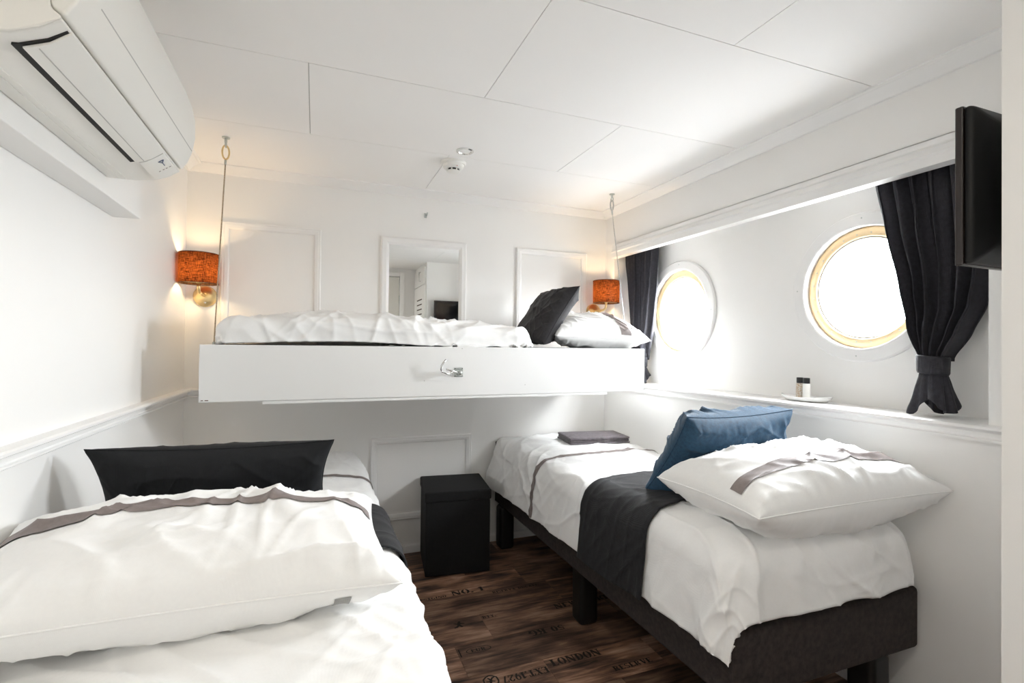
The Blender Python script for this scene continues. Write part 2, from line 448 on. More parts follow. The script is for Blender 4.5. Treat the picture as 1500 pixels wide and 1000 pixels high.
# ================================================================== CLOTH HELPERS
def nz(x, y, z=0): return noise.noise((x, y, z))
def ridge(x, y, ang, fx, fy, seed, p=3):
    c, s_ = cos(ang), sin(ang); a = x*c+y*s_; b = -x*s_+y*c
    a += .08*nz(x*3, y*3, seed+9)
    t = 1-abs(nz(a*fx, b*fy, seed))*1.6
    return max(0, t)**p
def wrinkle(x, y, seed, k=1):
    w = .0080*nz(x*3.0, y*3.0, seed) + .0030*nz(x*8, y*7, seed+3)
    for i in range(5):
        mk = max(0, nz(x*2.3, y*2.3, seed+40+7*i)+.30)
        if mk > 0: w += .0125*mk*ridge(x, y, .62*i+seed*.7, 5.5+1.3*i, 1.5, seed+11+5*i, 6)
    w += .0010*nz(x*30, y*28, seed+31)
    return w*k

class Drape:
    """a cloth laid on a rectangular slab and hanging over its edges"""
    def __init__(s, x0, x1, y0, y1, zt, r=.06, flare=.05, puff=.02, seed=0, wr=1.0, ripple=.012, zmin=None, hug=None, slope=None):
        s.__dict__.update(locals())
    def raw(s, a, b, w=True):
        ca, cb = min(max(a, s.x0), s.x1), min(max(b, s.y0), s.y1)
        ox, oy = a-ca, b-cb; d = (ox**4+oy**4)**.25
        z = s.zt
        # quilted puffiness of the top
        tx = (ca-s.x0)/(s.x1-s.x0); ty = (cb-s.y0)/(s.y1-s.y0)
        z += s.puff*(1-(2*tx-1)**4)*(1-(2*ty-1)**6)
        if s.slope: z += s.slope(ca, cb)
        if d > 1e-6:
            dl = hypot(ox, oy); nx_, ny_ = ox/dl, oy/dl
            an = min(d/s.r, pi/2); out = s.r*sin(an); dn = s.r*(1-cos(an))
            rest = max(0, d-s.r*pi/2)
            t = cb if abs(nx_) > abs(ny_) else ca
            t += .35*math.atan2(ny_, nx_)
            out += rest*s.flare + min(rest, .25)/.25*s.ripple*(nz(t*7, s.seed, rest*2)+.6*sin(t*19+2*nz(t*3, 1, s.seed)))
            if s.hug: out += s.hug(ca, cb, nx_, ny_, rest)
            dn += rest
            if s.zmin is not None and z-dn < s.zmin:
                dn = z-s.zmin+.0
            p = Vector((ca+nx_*out, cb+ny_*out, z-dn))
        else:
            p = Vector((ca, cb, z))
        return p
    def P(s, a, b, off=0, wk=1):
        p = s.raw(a, b); e = .012
        n = (s.raw(a+e, b)-s.raw(a-e, b)).cross(s.raw(a, b+e)-s.raw(a, b-e))
        if n.length < 1e-12: n = Vector((0, 0, 1))
        n.normalize()
        return p + n*(wrinkle(a, b, s.seed, s.wr*wk)+off)
    def mesh(s, a0, a1, b0, b1, na, nb, off=0, edge=None, wk=1):
        def F(u, v):
            a, b = a0+(a1-a0)*u, b0+(b1-b0)*v
            if edge: a, b = edge(a, b, u, v)
            return s.P(a, b, off, wk)
        return MB().grid(F, na, nb)

def pillow_mb(w, h, t, seed=0, nu=120, nv=90, ear=.10, wr=1.0, edge_p=.48, bottom=1.0, corner=None, pinch=0.0):
    """closed cushion in local coords: u->x, v->y, thickness z; returns (MB, top function)"""
    def outline(u, v):
        x = w*u*(1-ear*(1-v*v)**1.0*abs(u)**2*.6)
        y = h*v*(1-ear*(1-u*u)**1.0*abs(v)**2*.6)
        return x, y
    def thick(u, v):
        a = max(0, 1-abs(u)**2.6); b = max(0, 1-abs(v)**2.6)
        return t*(a*b)**edge_p
    def top(u, v, off=0, sgn=1):
        x, y = outline(u, v)
        m_ = min(1-abs(u), 1-abs(v))
        f = min(1, m_*7)
        g = wrinkle(x*1.3, y*1.3, seed+(0 if sgn > 0 else 50), 1.25*wr)
        # gathers running in from the seams
        ed = math.exp(-((1-abs(v))/.16)**2)*abs(nz(x*26, seed, 3))*.011 + math.exp(-((1-abs(u))/.14)**2)*abs(nz(y*26, seed, 7))*.011
        z = thick(u, v)*(1 if sgn > 0 else bottom) + (g + ed*wr)*f + off
        if pinch: z -= pinch*math.exp(-((u-.15)/.09)**2)*max(0, v+.2)*f
        return Vector((x, y, sgn*z))
    mb = MB()
    # Chebyshev-like spacing packs detail to the seams
    U = [sin(pi/2*(2*i/(nu-1)-1))*.55+.45*(2*i/(nu-1)-1) for i in range(nu)]
    V = [sin(pi/2*(2*i/(nv-1)-1))*.55+.45*(2*i/(nv-1)-1) for i in range(nv)]
    idx = {}
    for sg in (1, -1):
        for i in range(nu):
            for j in range(nv):
                bd = i in (0, nu-1) or j in (0, nv-1)
                if sg < 0 and bd: idx[sg, i, j] = idx[1, i, j]; continue
                idx[sg, i, j] = len(mb.v)
                p = top(U[i], V[j], 0, sg)
                if bd: p.z = 0
                mb.v.append(tuple(p))
    for sg in (1, -1):
        for i in range(nu-1):
            for j in range(nv-1):
                q = (idx[sg, i, j], idx[sg, i+1, j], idx[sg, i+1, j+1], idx[sg, i, j+1])
                mb.f.append(q if sg > 0 else q[::-1])
    return mb, top
def xf(mb, M, bend=None):
    v = []
    for p in mb.v:
        q = M @ Vector(p)
        if bend: q = bend(q)
        v.append(tuple(q))
    mb.v = v; return mb
def basis(c, ex, ey):
    ex = Vector(ex).normalized(); ey = Vector(ey); ez = ex.cross(ey).normalized(); ey = ez.cross(ex)
    M = Matrix.Identity(4)
    for i in range(3): M[i][0], M[i][1], M[i][2], M[i][3] = ex[i], ey[i], ez[i], c[i]
    return M
def strip_mb(top, u0, u1, v0, v1, nu, nv, off, M, bend=None):
    mb = MB().grid(lambda a, b: top(u0+(u1-u0)*a, v0+(v1-v0)*b, off), nu, nv)
    return xf(mb, M, bend)

# ================================================================== RIGHT BED
bedR = thing('single_bed', 'dark brown upholstered bed base under the portholes', 'bed', (1.43, 1.98, 0))
o = part('box_spring', MB().box(1.04, 1.815, 1.03, 2.925, .25, .445), UPHOL, bedR, bevel=.016, segs=4)
part('footboard', MB().box(1.045, 1.815, 2.926, 2.933, .25, .615), UPHOL, bedR, bevel=.005)
for lx, ly in ((1.075, 2.83), (1.12, 1.95), (1.66, 1.09), (1.09, 1.09), (1.76, 2.83), (1.74, 1.95)):
    part('leg', MB().box(lx-.045, lx+.045, ly-.045, ly+.045, 0, .252), LEGM, bedR, bevel=.02, segs=4)
matR = ob('mattress', MB().box(1.05, 1.81, 1.06, 2.92, .446, .60), LINEN, bevel=.03, segs=4)
tag(matR, 'white mattress of the bed under the portholes, hidden by its duvet', 'mattress')

def hugR(ca, cb, nx_, ny_, rest):
    return (.07*max(0, cb-2.35) if nx_ < -.4 else 0)*min(1, rest/.12)
def slopeR(a, b):
    return .030*math.exp(-((b-1.25)/.28)**2)
DR = Drape(1.125, 1.690, 1.105, 2.885, .640, r=.095, flare=.10, puff=.012, seed=3, wr=1.0, ripple=.012, slope=slopeR, hug=hugR)
def edgeR(a, b, u, v):
    return a, b
def cloth_edge(seed, amp=.008):
    def f(a, b, u, v):
        return a+amp*nz(b*6, seed, 1)*(1 if u < .05 else 0), b+amp*nz(a*6, seed, 5)*(1 if v < .05 or v > .95 else 0)
    return f
duvR = DR.mesh(1.125-.335, 1.690+.16, 1.105-.24, 2.885+.035, 190, 290, edge=cloth_edge(4, .012))
duvetR = ob('duvet', duvR, LINEN, smooth=True, solid=.022, recalc=False)
tag(duvetR, 'white duvet with one mauve stripe on the bed under the portholes', 'duvet')
part('stripe_band', DR.mesh(1.125-.333, 1.690+.14, 2.262, 2.300, 190, 8, off=.0018), BAND, duvetR, smooth=True, recalc=False)
run = DR.mesh(1.125-.343, 1.690+.15, 1.375, 1.805, 190, 70, off=.016, wk=.45)
runR = ob('bed_runner', run, RUNNER, smooth=True, solid=.005, recalc=False)
tag(runR, 'black bed runner across the bed under the portholes', 'bed runner')

# ================================================================== LEFT BED
bedL = thing('single_bed', 'dark bed base under the air conditioner, hidden by bedding', 'bed', (-.18, 1.85, 0))
part('box_spring', MB().box(XL+.02, .225, .78, 2.925, .25, .445), UPHOL, bedL, bevel=.016, segs=4)
for lx, ly in ((.13, 2.83), (.13, 1.85), (.13, .9), (-.52, 2.83), (-.52, .9)):
    part('leg', MB().box(lx-.045, lx+.045, ly-.045, ly+.045, 0, .252), LEGM, bedL, bevel=.02, segs=4)
matL = ob('mattress', MB().box(XL+.02, .215, .80, 2.92, .446, .59), LINEN, bevel=.03, segs=4)
tag(matL, 'white mattress of the bed along the left wall, hidden by its duvet', 'mattress')
def hugL(ca, cb, nx_, ny_, rest):
    if nx_ > .3: return .055*max(0, (1.55-cb))*min(1, rest/.15)
    return 0
DL = Drape(XL+.09, .175, .80, 2.86, .618, r=.066, flare=.10, puff=.018, seed=21, wr=1.0, ripple=.016, hug=hugL)
duvL = DL.mesh(XL+.09-.11, .175+.33, .80-.20, 2.86+.09, 170, 290, edge=cloth_edge(8, .012))
duvetL = ob('duvet', duvL, LINEN, smooth=True, solid=.022, recalc=False)
tag(duvetL, 'white duvet with one mauve stripe on the bed along the left wall', 'duvet')
part('stripe_band', DL.mesh(XL+.09-.08, .175+.31, 2.285, 2.325, 170, 8, off=.0018), BAND, duvetL, smooth=True, recalc=False)
runL = ob('bed_runner', DL.mesh(XL+.09-.08, .175+.345, 1.46, 1.87, 170, 70, off=.016, wk=.45), RUNNER, smooth=True, solid=.005, recalc=False)
tag(runL, 'black bed runner across the bed along the left wall', 'bed runner')

# ================================================================== PILLOWS AND CUSHIONS
def pillow(name, label, cat, w, h, t, C, ex, ey, material, seed, stripe=None, bend=None, **kw):
    mb, top = pillow_mb(w, h, t, seed, **kw)
    M = basis(C, ex, ey); xf(mb, M, bend)
    o = ob(name, mb, material, smooth=True, recalc=False)
    tag(o, label, cat)
    if stripe:
        part('stripe_band', strip_mb(top, *stripe, .0032, M, bend), BAND, o, smooth=True, recalc=False)
    # piped seam round the edge
    def seam(q):
        pts = []
        n = 30
        for (a0, b0, a1, b1) in ((-1,-1,1,-1), (1,-1,1,1), (1,1,-1,1), (-1,1,-1,-1)):
            for i in range(n):
                f = i/n; p = top(a0+(a1-a0)*f, b0+(b1-b0)*f); p.z = 0
                p = M @ p
                pts.append(bend(p) if bend else p)
        return MB().tube(pts, q, 6, closed=True)
    part('seam', seam(.0022), material, o, smooth=True)
    return o, top, M

def bendL(q):   # slumps onto the duvet, right corner lower
    q = q.copy(); return q
o, top, M = pillow('pillow', 'plump white pillow with mauve band in front of the black cushion', 'pillow', .385, .215, .086,
       (-.218, 1.255, .748), (1, .05, -.040), (-.04, .96, .12), LINEN, 5, stripe=(-.97, .97, .10, .31, 120, 14), ear=.10, wr=1.2, bottom=1.2)
p = lambda u, v: M @ top(u, v, .003, -1)
part('care_label', MB().grid(lambda a, b: p(.66+.085*a, -.985+.16*b), 6, 10), TAGM, o, recalc=False)

pillow('cushion', 'long black velvet cushion propped behind the pillow by the left wall', 'cushion', .300, .150, .072,
       (-.245, 1.655, .785), (1, .0, -.015), (0, -.42, .9), BLACKV, 9, ear=.16, wr=.7)

o, top, M = pillow('pillow', 'plump white pillow with mauve band against the blue cushion', 'pillow', .375, .215, .112,
       (1.440, 1.165, .772), (1, -.04, .012), (.03, 1, .0), LINEN, 13, stripe=(-.965, .80, -.60, -.38, 120, 14), ear=.10, wr=1.1, bottom=1.0)
p = lambda u, v: M @ top(u, v, .004)
part('care_label', MB().grid(lambda a, b: p(.86+.07*a, -.90+.10*b), 4, 4), TAGW, o, recalc=False)

pillow('cushion', 'petrol blue velvet cushion leaning on the pillow under the portholes', 'cushion', .240, .205, .080,
       (1.395, 1.468, .815), (1, .0, .02), (-.02, -.245, .315), BLUEV, 17, ear=.14, wr=1.7)

# ================================================================== TOWEL
tw = thing('folded_towel', 'folded mauve-grey towel at the foot of the bed by the portholes', 'towel', (1.52, 2.57, .656))
Mt = Matrix.Translation((1.52, 2.57, .656)) @ Matrix.Rotation(radians(-8), 4, 'Z')
for i, (hw, hd) in enumerate(((.182, .112), (.178, .108), (.180, .110))):
    mb = MB().box(-hw, hw, -hd, hd, .0125*i, .0125*i+.0122, Mt)
    part('fold', mb, TOWELM, tw, bevel=.0058, segs=4)

# ================================================================== STOOL / NIGHTSTAND CUBE
st = thing('cube_stool', 'black upholstered cube stool between the two beds', 'stool', (.735, 2.735, 0))
ang = math.atan2(2.54-2.582, .89-.543)
Ms = Matrix.Translation((.7345, 2.737, 0)) @ Matrix.Rotation(ang, 4, 'Z')
part('body', MB().box(-.170, .170, -.170, .170, .004, .385, Ms), POUF, st, bevel=.004)
part('lid', MB().box(-.175, .175, -.175, .175, .386, .440, Ms), POUF, st, bevel=.008, segs=3)

# ================================================================== BUNK
bk = thing('bunk_bed', 'white wall bunk hung from two cables above the beds', 'bunk bed', (.6, 2.57, .965))
BX0, BX1, BYF = -.407, 1.608, 2.20
part('front_board', MB().box(BX0, BX1, BYF, BYF+.022, .975, 1.195), BOARD, bk, bevel=.004, segs=3)
part('side_board', MB().box(BX0+.002, BX0+.024, BYF+.0225, YB-.03, .98, 1.190), BOARD, bk, bevel=.003)
part('side_board', MB().box(BX1-.024, BX1-.002, BYF+.0225, YB-.03, .98, 1.190), BOARD, bk, bevel=.003)
part('base_panel', MB().box(BX0+.025, BX1-.025, BYF+.0225, YB-.03, .985, 1.005), BOARD, bk)
part('batten', MB().box(-.19, 1.385, BYF+.004, BYF+.05, .9615, .9745), BOARD, bk, bevel=.003)
# folding coat hook / latch on the front board
hk = part('latch_plate', MB().box(.582, .625, BYF-.005, BYF-.0002, 1.061, 1.103), GALV, bk, bevel=.004, segs=3)
part('latch_boss', MB().lathe([(.013, 0), (.012, .012), (.008, .020), (0, .022)], 20, Matrix.Translation((.606, BYF-.005, 1.080)) @ Matrix.Rotation(radians(90), 4, 'X')), GALV, hk, smooth=True)
part('latch_arm', MB().tube([(.606, BYF-.018, 1.080), (.575, BYF-.035, 1.087), (.535, BYF-.055, 1.098)], .0045, 10), CHROME, hk, smooth=True)
part('latch_hook', MB().tube([(.557, BYF-.05, 1.073), (.530, BYF-.055, 1.082), (.514, BYF-.057, 1.088), (.509, BYF-.058, 1.098), (.511, BYF-.058, 1.110), (.520, BYF-.058, 1.126), (.532, BYF-.058, 1.140)], .0042, 10), CHROME, hk, smooth=True)
part('latch_link', MB().tube([(.561, BYF-.045, 1.090), (.557, BYF-.05, 1.073)], .0035, 8), CHROME, hk, smooth=True)
for sx in (.587, .620):
    for sz in (1.066, 1.098):
        part('screw', MB().lathe([(.0022, 0), (.0018, .001)], 8, Matrix.Translation((sx, BYF-.005, sz)) @ Matrix.Rotation(radians(90), 4, 'X')), DARKGAP, hk)
for sx, sz in ((.45, 1.045), (.93, 1.02), (1.585, 1.165), (.62, 1.188)):
    part('screw', MB().lathe([(.0022, 0), (.0018, .0008)], 8, Matrix.Translation((sx, BYF-.0001, sz)) @ Matrix.Rotation(radians(90), 4, 'X')), SEAM, bk)
for z0, x0, x1 in ((.981, -.399, -.391), (.981, -.386, -.374)):
    part('chip', MB().box(x0, x1, BYF-.0006, BYF, z0, z0+.003), mat('bare_wood_chip', (.12, .07, .05), .8), bk)
bm_ = ob('mattress', MB().box(BX0+.03, BX1-.03, BYF+.026, YB-.035, 1.0065, 1.197), mat('dark_mattress_cover', (.06, .06, .065), .9), bevel=.02, segs=3)
tag(bm_, 'dark covered mattress inside the hanging bunk', 'mattress')
DB = Drape(-.30, .93, 2.295, 2.86, 1.300, r=.055, flare=.0, puff=.022, seed=40, wr=1.35, ripple=.014, zmin=1.201)
def slopeB(a, b): return .012*sin(a*5+1) + .006*math.exp(-((a+.3)/.2)**2)
DB.slope = slopeB
duvB = ob('duvet', DB.mesh(-.30-.13, .93+.13, 2.295-.13, 2.86+.08, 240, 120), LINEN, smooth=True, recalc=False, solid=.012)
tag(duvB, 'thick white duvet folded on the hanging bunk', 'duvet')
pillow('pillow', 'white pillow with mauve band on the hanging bunk', 'pillow', .275, .230, .090,
       (1.430, 2.500, 1.292), (1, -.06, -.03), (.0, 1, .20), LINEN, 29, stripe=(.36, .58, -.985, .97, 16, 120), ear=.08, wr=1.0, bottom=.8)
pillow('cushion', 'charcoal velvet cushion leaning on the pillow of the bunk', 'cushion', .195, .185, .065,
       (1.165, 2.50, 1.365), (.06, -1, .0), (.19, .0, .28), CHARV, 33, ear=.13, wr=.8)

# suspension cables
def cable(label, top_, bot, material, grp):
    top_, bot = Vector(top_), Vector(bot)
    t = thing('suspension_cable', label, 'cable', top_, grp)
    part('eye_bolt', MB().lathe([(.016, 0), (.016, -.004), (.006, -.005), (.006, -.022)], 16, Matrix.Translation(top_)), GALV, t, smooth=False)
    ring = [(top_.x+.0, top_.y+.011*cos(a), top_.z-.032+.011*sin(a)) for a in [2*pi*i/16 for i in range(16)]]
    part('eye_ring', MB().tube(ring, .0035, 8, closed=True), GALV, t, smooth=True)
    c = top_-Vector((0, 0, .066))
    cl = [(c.x+.013*cos(a), c.y+.004*cos(a), c.z+.030*sin(a)) for a in [2*pi*i/24 for i in range(24)]]
    part('snap_hook', MB().tube(cl, .0038, 8, closed=True), material if material is ROPE2 else BRASS, t, smooth=True)
    c2 = c-Vector((0, 0, .030))
    N = 24
    part('wire', MB().tube([c2.lerp(bot, i/N) for i in range(N+1)], .0027, 8), material, t, smooth=True)
    part('ferrule', MB().tube([c2+(bot-c2)*.005, c2+(bot-c2)*.03], .0048, 10), GALV, t, smooth=True)
    part('end_eye', MB().lathe([(.006, .0), (.006, .014), (.003, .016)], 12, Matrix.Translation(bot)), GALV, t)
    return t
cable('tan wire cable from ceiling to bunk beside the left lamp', (-.374, 2.500, ZC), (-.394, 2.42, 1.191), ROPE, 'bunk suspension cables')
cable('steel wire cable from ceiling to bunk beside the window recess', (1.612, 2.533, ZC), (1.6135, 2.36, 1.165), ROPE2, 'bunk suspension cables')

# ================================================================== MIRROR
mi = thing('wall_mirror', 'white-framed mirror on the back wall above the bunk', 'mirror', (.5955, YB, 1.03))
mp_ = [(0, 0), (0, .014), (.008, .020), (.016, .018), (.030, .020), (.040, .014), (.046, .010), (.046, 0)]
o = part('frame', frame_mb(.343, .848, 1.03, 1.822, mp_), TRIM, mi); auto_smooth(o, 30)
part('glass', MB().box(.388, .803, YB-.007, YB-.002, 1.075, 1.777), MIRROR, mi)

# wall hook
wh = thing('wall_hook', 'small galvanised hook on the back wall above the mirror', 'hook', (.598, YB, 1.965))
part('plate', MB().box(.590, .604, YB-.004, YB, 1.952, 1.980), GALV, wh, bevel=.002)
part('hook', MB().tube([(.597, YB-.004, 1.975), (.597, YB-.020, 1.968), (.597, YB-.026, 1.958), (.600, YB-.031, 1.966), (.602, YB-.031, 1.978)], .0035, 8), GALV, wh, smooth=True)

# ================================================================== WALL LAMPS
def sconce(X, label, zt, grp, yc=2.785):
    t = thing('wall_lamp', label, 'lamp', (X, YB, 1.437), grp)
    RY = Matrix.Rotation(radians(90), 4, 'X')
    o = part('wall_plate', MB().lathe([(.054, 0), (.054, .006), (.050, .013), (.038, .019), (.014, .022), (0, .0225)], 40, Matrix.Translation((X, YB, 1.437)) @ RY), BRASS, t); auto_smooth(o, 30)
    part('switch_knob', MB().lathe([(.006, 0), (.006, .012), (.004, .015), (0, .0155)], 16, Matrix.Translation((X+.004, YB-.018, 1.405)) @ RY), CHROME, o, smooth=True)
    part('arm', MB().tube([(X, YB-.02, 1.440), (X, YB-.07, 1.440), (X, yc+.03, 1.443), (X, yc+.008, 1.450), (X, yc, 1.465), (X, yc, 1.490)], .0075, 12), BRASS, t, smooth=True)
    part('lamp_holder', MB().lathe([(.010, 0), (.012, .022), (.010, .034)], 20, Matrix.Translation((X, yc, 1.487))), BRASS, t, smooth=True)
    part('bulb', MB().lathe([(.010, 0), (.020, .012), (.023, .026), (.018, .040), (0, .047)], 20, Matrix.Translation((X, yc, 1.5225))), BULB, t, smooth=True)
    sh = part('shade', MB().lathe([(.084, zt-.142), (.084, zt-.09), (.084, zt-.045), (.084, zt)], 56, Matrix.Translation((X, yc, 0)), cap=False), SHADE, t, smooth=True)
    for z in (zt-.142, zt):
        ring = [(X+.084*cos(a), yc+.084*sin(a), z) for a in [2*pi*i/48 for i in range(48)]]
        part('rim', MB().tube(ring, .0016, 6, closed=True), mat('shade_rim', (.03, .012, .006), .7), sh, smooth=True)
    part('spider', MB().tube([(X-.083, yc, zt-.135), (X+.083, yc, zt-.135)], .0016, 6), BRASS, sh)
    return t
sconce(-.521, 'lit brown-shaded brass wall lamp by the left wall', 1.626, 'bunk wall lamps')
sconce(1.735, 'lit brown-shaded brass wall lamp by the window recess', 1.626, 'bunk wall lamps')

# ================================================================== CURTAINS
def lerp_tab(tab, z):
    for (z0, a), (z1, b) in zip(tab[:-1], tab[1:]):
        if z1 <= z <= z0:
            f = (z0-z)/(z0-z1); f2 = f*f*(3-2*f)*.35+f*.65
            return a+(b-a)*f2
    return tab[-1][1] if z < tab[-1][0] else tab[0][1]
def curtain(label, xc, nearY, farY, ztop, ztie, zbot, npl, seed):
    """nearY/farY: tables of (z, y) for the two edges of the hanging cloth"""
    t = thing('curtain', label, 'curtain', (xc, (lerp_tab(nearY, ztie)+lerp_tab(farY, ztie))/2, zbot), 'tied porthole curtains')
    def sheet(u, z, env):
        y0, y1 = lerp_tab(nearY, z), lerp_tab(farY, z)
        w = abs(y1-y0)
        ph = npl*2*pi*u + 1.3*nz(u*4, z*1.5, seed) + .4*sin(z*4+seed)
        f = min(1, max(0, (ztop-z)/(ztop-ztie)))
        amp = (.013+.022*f) * env * (1+.5*nz(u*7, 2, seed))
        y = y0+(y1-y0)*u + .25*w/npl*sin(2*ph)*.35
        x = xc + amp*(sin(ph)+.25*sin(2.3*ph+1)) + .006*nz(u*9, z*6, seed+4) - .020*f*(1-(2*u-1)**2)
        return x, y
    def P(u, v):
        z = ztop+(ztie+.012-ztop)*v
        x, y = sheet(u, z, 1 if v < .93 else 1-(v-.93)/.07*.35)
        return Vector((x, y, z+.006*sin(npl*2*pi*u)*v*0))
    c = part('drape', MB().grid(P, 130, 60), CURT, t, smooth=True, recalc=False, solid=.0025)
    yc = (lerp_tab(nearY, ztie)+lerp_tab(farY, ztie))/2; hw = abs(lerp_tab(nearY, ztie)-lerp_tab(farY, ztie))/2
    band = []
    for zz, k in ((ztie+.030, 1.0), (ztie+.024, 1.06), (ztie-.024, 1.02), (ztie-.030, .96)):
        band.append([(xc-.020+.040*k*cos(a), yc+(hw+.004)*k*sin(a), zz+.004*sin(a)) for a in [2*pi*i/40 for i in range(40)]])
    mb = MB(); vs = [p for rr in band for p in rr]; fs = [(i*40+k, i*40+(k+1) % 40, (i+1)*40+(k+1) % 40, (i+1)*40+k) for i in range(3) for k in range(40)]
    mb.add(vs, fs)
    part('tie_band', mb, CURT, t, smooth=True, solid=.003)
    def Q(u, v):
        z = ztie-.02+(zbot-ztie+.02)*v
        a = 2*pi*u; k = .85+.62*v**.8
        pl = 1+.22*v*sin(5*a+seed)+.14*v*sin(11*a+1)+.08*v*nz(a*3, v*4, seed)
        zz = z+.022*v*sin(3*a+seed*2)+.016*v*abs(sin(2.5*a))
        return Vector((xc-.020+.036*k*pl*cos(a)*.8, yc+hw*k*pl*sin(a), zz))
    part('tail', MB().grid(Q, 90, 18), CURT, t, smooth=True, recalc=False, solid=.002)
    return t
curtain('dark curtain tied in a knot beside the television', 1.905,
        [(1.87, .870), (1.50, .885), (1.44, .892), (1.343, .906), (1.26, .945), (1.18, .993), (1.0, 1.0)],
        [(1.87, 1.242), (1.816, 1.232), (1.641, 1.201), (1.42, 1.142), (1.274, 1.108), (1.18, 1.072), (1.0, 1.07)], 1.868, 1.155, 1.008, 6, 2)
curtain('dark curtain tied at the bunk end of the window recess', 1.91,
        [(1.87, 2.490), (1.575, 2.505), (1.35, 2.535), (1.18, 2.590), (1.0, 2.59)],
        [(1.87, 2.828), (1.488, 2.76), (1.22, 2.71), (1.14, 2.67), (1.0, 2.67)], 1.868, 1.115, .994, 6, 5)

# ================================================================== TRAY AND BOTTLES
tr = MB(); Mtray = Matrix.Translation((1.905, 1.505, .9872)) @ Matrix.Rotation(radians(98), 4, 'Z')
prof = [(.0, .004), (.55, .0045), (.80, .006), (.92, .012), (1.0, .020), (.99, .0215), (.90, .0165), (.78, .0105), (.5, .009), (0, .0088)]
prof = [(.0, .0), (.62, .0), (.80, .002), (.94, .010), (1.0, .0195), (.985, .021), (.90, .0135), (.76, .008), (.5, .0062), (0, .006)]
n = 48; vs = []; fs = []
for rr, h in prof:
    for q in range(n):
        a = 2*pi*q/n; wv = 1+.04*cos(2*a)
        vs.append(Mtray @ Vector((.104*rr*cos(a), .050*rr*sin(a)*wv, h+(.004*rr*rr*cos(2*a) if h > .009 else 0))))
for i in range(len(prof)-1):
    for q in range(n): fs.append((i*n+q, i*n+(q+1) % n, (i+1)*n+(q+1) % n, (i+1)*n+q))
tr.add(vs, fs)
tray = ob('soap_dish', tr, CERAMIC, smooth=True); tag(tray, 'white ceramic dish on the sill below the portholes', 'dish')
for (x, y, body, lab) in ((1.902, 1.532, LABELB, 'small brown patterned bottle with black cap on the sill dish'), (1.897, 1.497, PLASTIC2, 'small white bottle with black cap on the sill dish')):
    b = thing('toiletry_bottle', lab, 'bottle', (x, y, .9945), 'toiletry bottles on the dish')
    o = part('body', MB().lathe([(.0, .9945), (.0140, .9945), (.0145, .997), (.0145, 1.055), (.0135, 1.0585), (.009, 1.0595)], 24, Matrix.Translation((x, y, 0))), body, b); auto_smooth(o, 40)
    o = part('cap', MB().lathe([(.0125, 1.0600), (.0125, 1.081), (.0115, 1.083), (0, 1.083)], 24, Matrix.Translation((x, y, 0))), LEGM, b); auto_smooth(o, 40)

# ================================================================== AIR CONDITIONER
ac = thing('air_conditioner', 'white wall-mounted air conditioner high on the left wall', 'air conditioner', (-.533, 1.315, 1.645))
Y0, Y1 = .955, 1.678
bodyp = [(-.5325, 1.648), (-.470, 1.648), (-.425, 1.653), (-.390, 1.668), (-.365, 1.686), (-.362, 1.690), (-.375, 1.70), (-.40, 1.95), (-.43, 1.965), (-.5325, 1.965)]
def extr(prof, ya, yb, rnd=.0, n=1):
    return MB().sweep(prof, [((0, ya, 0), (1, 0, 0), (0, 0, 1)), ((0, yb, 0), (1, 0, 0), (0, 0, 1))])
part('body', extr(bodyp, Y0, Y1), PLASTIC, ac, bevel=.006, segs=3)
frontp = [(-.360, 1.692), (-.346, 1.715), (-.335, 1.745), (-.328, 1.785), (-.328, 1.830), (-.335, 1.87), (-.352, 1.915), (-.372, 1.945), (-.395, 1.962), (-.404, 1.952), (-.378, 1.704)]
part('front_panel', extr(frontp, Y0-.002, Y1+.002), PLASTIC, ac, bevel=.006, segs=4)
part('panel_groove', extr([(-.3358, 1.7455), (-.3343, 1.7465), (-.3340, 1.7485), (-.3355, 1.7475)], Y0+.06, Y1-.01), SEAM, ac)
part('end_cap', extr([(x*.999+.0, z) for x, z in bodyp], Y0-.006, Y0-.0005), PLASTIC, ac, bevel=.004)
# louvre flap with dark slot behind it
slotp = [(-.438, 1.6495), (-.436, 1.648), (-.424, 1.6500), (-.392, 1.6640), (-.366, 1.6815), (-.366, 1.6845), (-.42, 1.668)]
part('air_outlet', extr([(-.434, 1.6485), (-.4225, 1.6520), (-.392, 1.6655), (-.366, 1.6845), (-.370, 1.692), (-.43, 1.67)], .982, 1.511), DARKGAP, ac)
flapp = [(-.4225, 1.6480), (-.405, 1.6535), (-.388, 1.6625), (-.3615, 1.6835), (-.3640, 1.6870), (-.390, 1.6660), (-.4235, 1.6515)]
fl_ = part('louvre_flap', extr(flapp, .988, 1.509), PLASTIC2, ac, bevel=.0012)
part('flap_groove', extr([(-.4050, 1.6531), (-.4035, 1.6532), (-.4035, 1.6545), (-.4050, 1.6545)], .992, 1.505), SEAM, fl_)
part('display', extr([(-.4180, 1.6510), (-.404, 1.6545), (-.388, 1.6645), (-.366, 1.6815), (-.368, 1.690), (-.418, 1.668)], 1.516, 1.655), PLASTIC2, ac, bevel=.001)
def on_disp(u, y):
    a, b = Vector((-.404, 0, 1.6540)), Vector((-.366, 0, 1.6812)); p_ = a.lerp(b, u); p_.y = y; return p_ + Vector((.58, 0, -.81))*.0012
for uu, yy, ll in ((.20, 1.600, .007), (.42, 1.600, .004), (.60, 1.600, .004), (.80, 1.600, .009)):
    a, b = on_disp(uu, yy), on_disp(uu+.10, yy); dy = Vector((0, .0035, 0))
    part('indicator', MB().quad(a, b, b+dy, a+dy), mat('indicator_print', (.12, .05, .05), .5), ac)
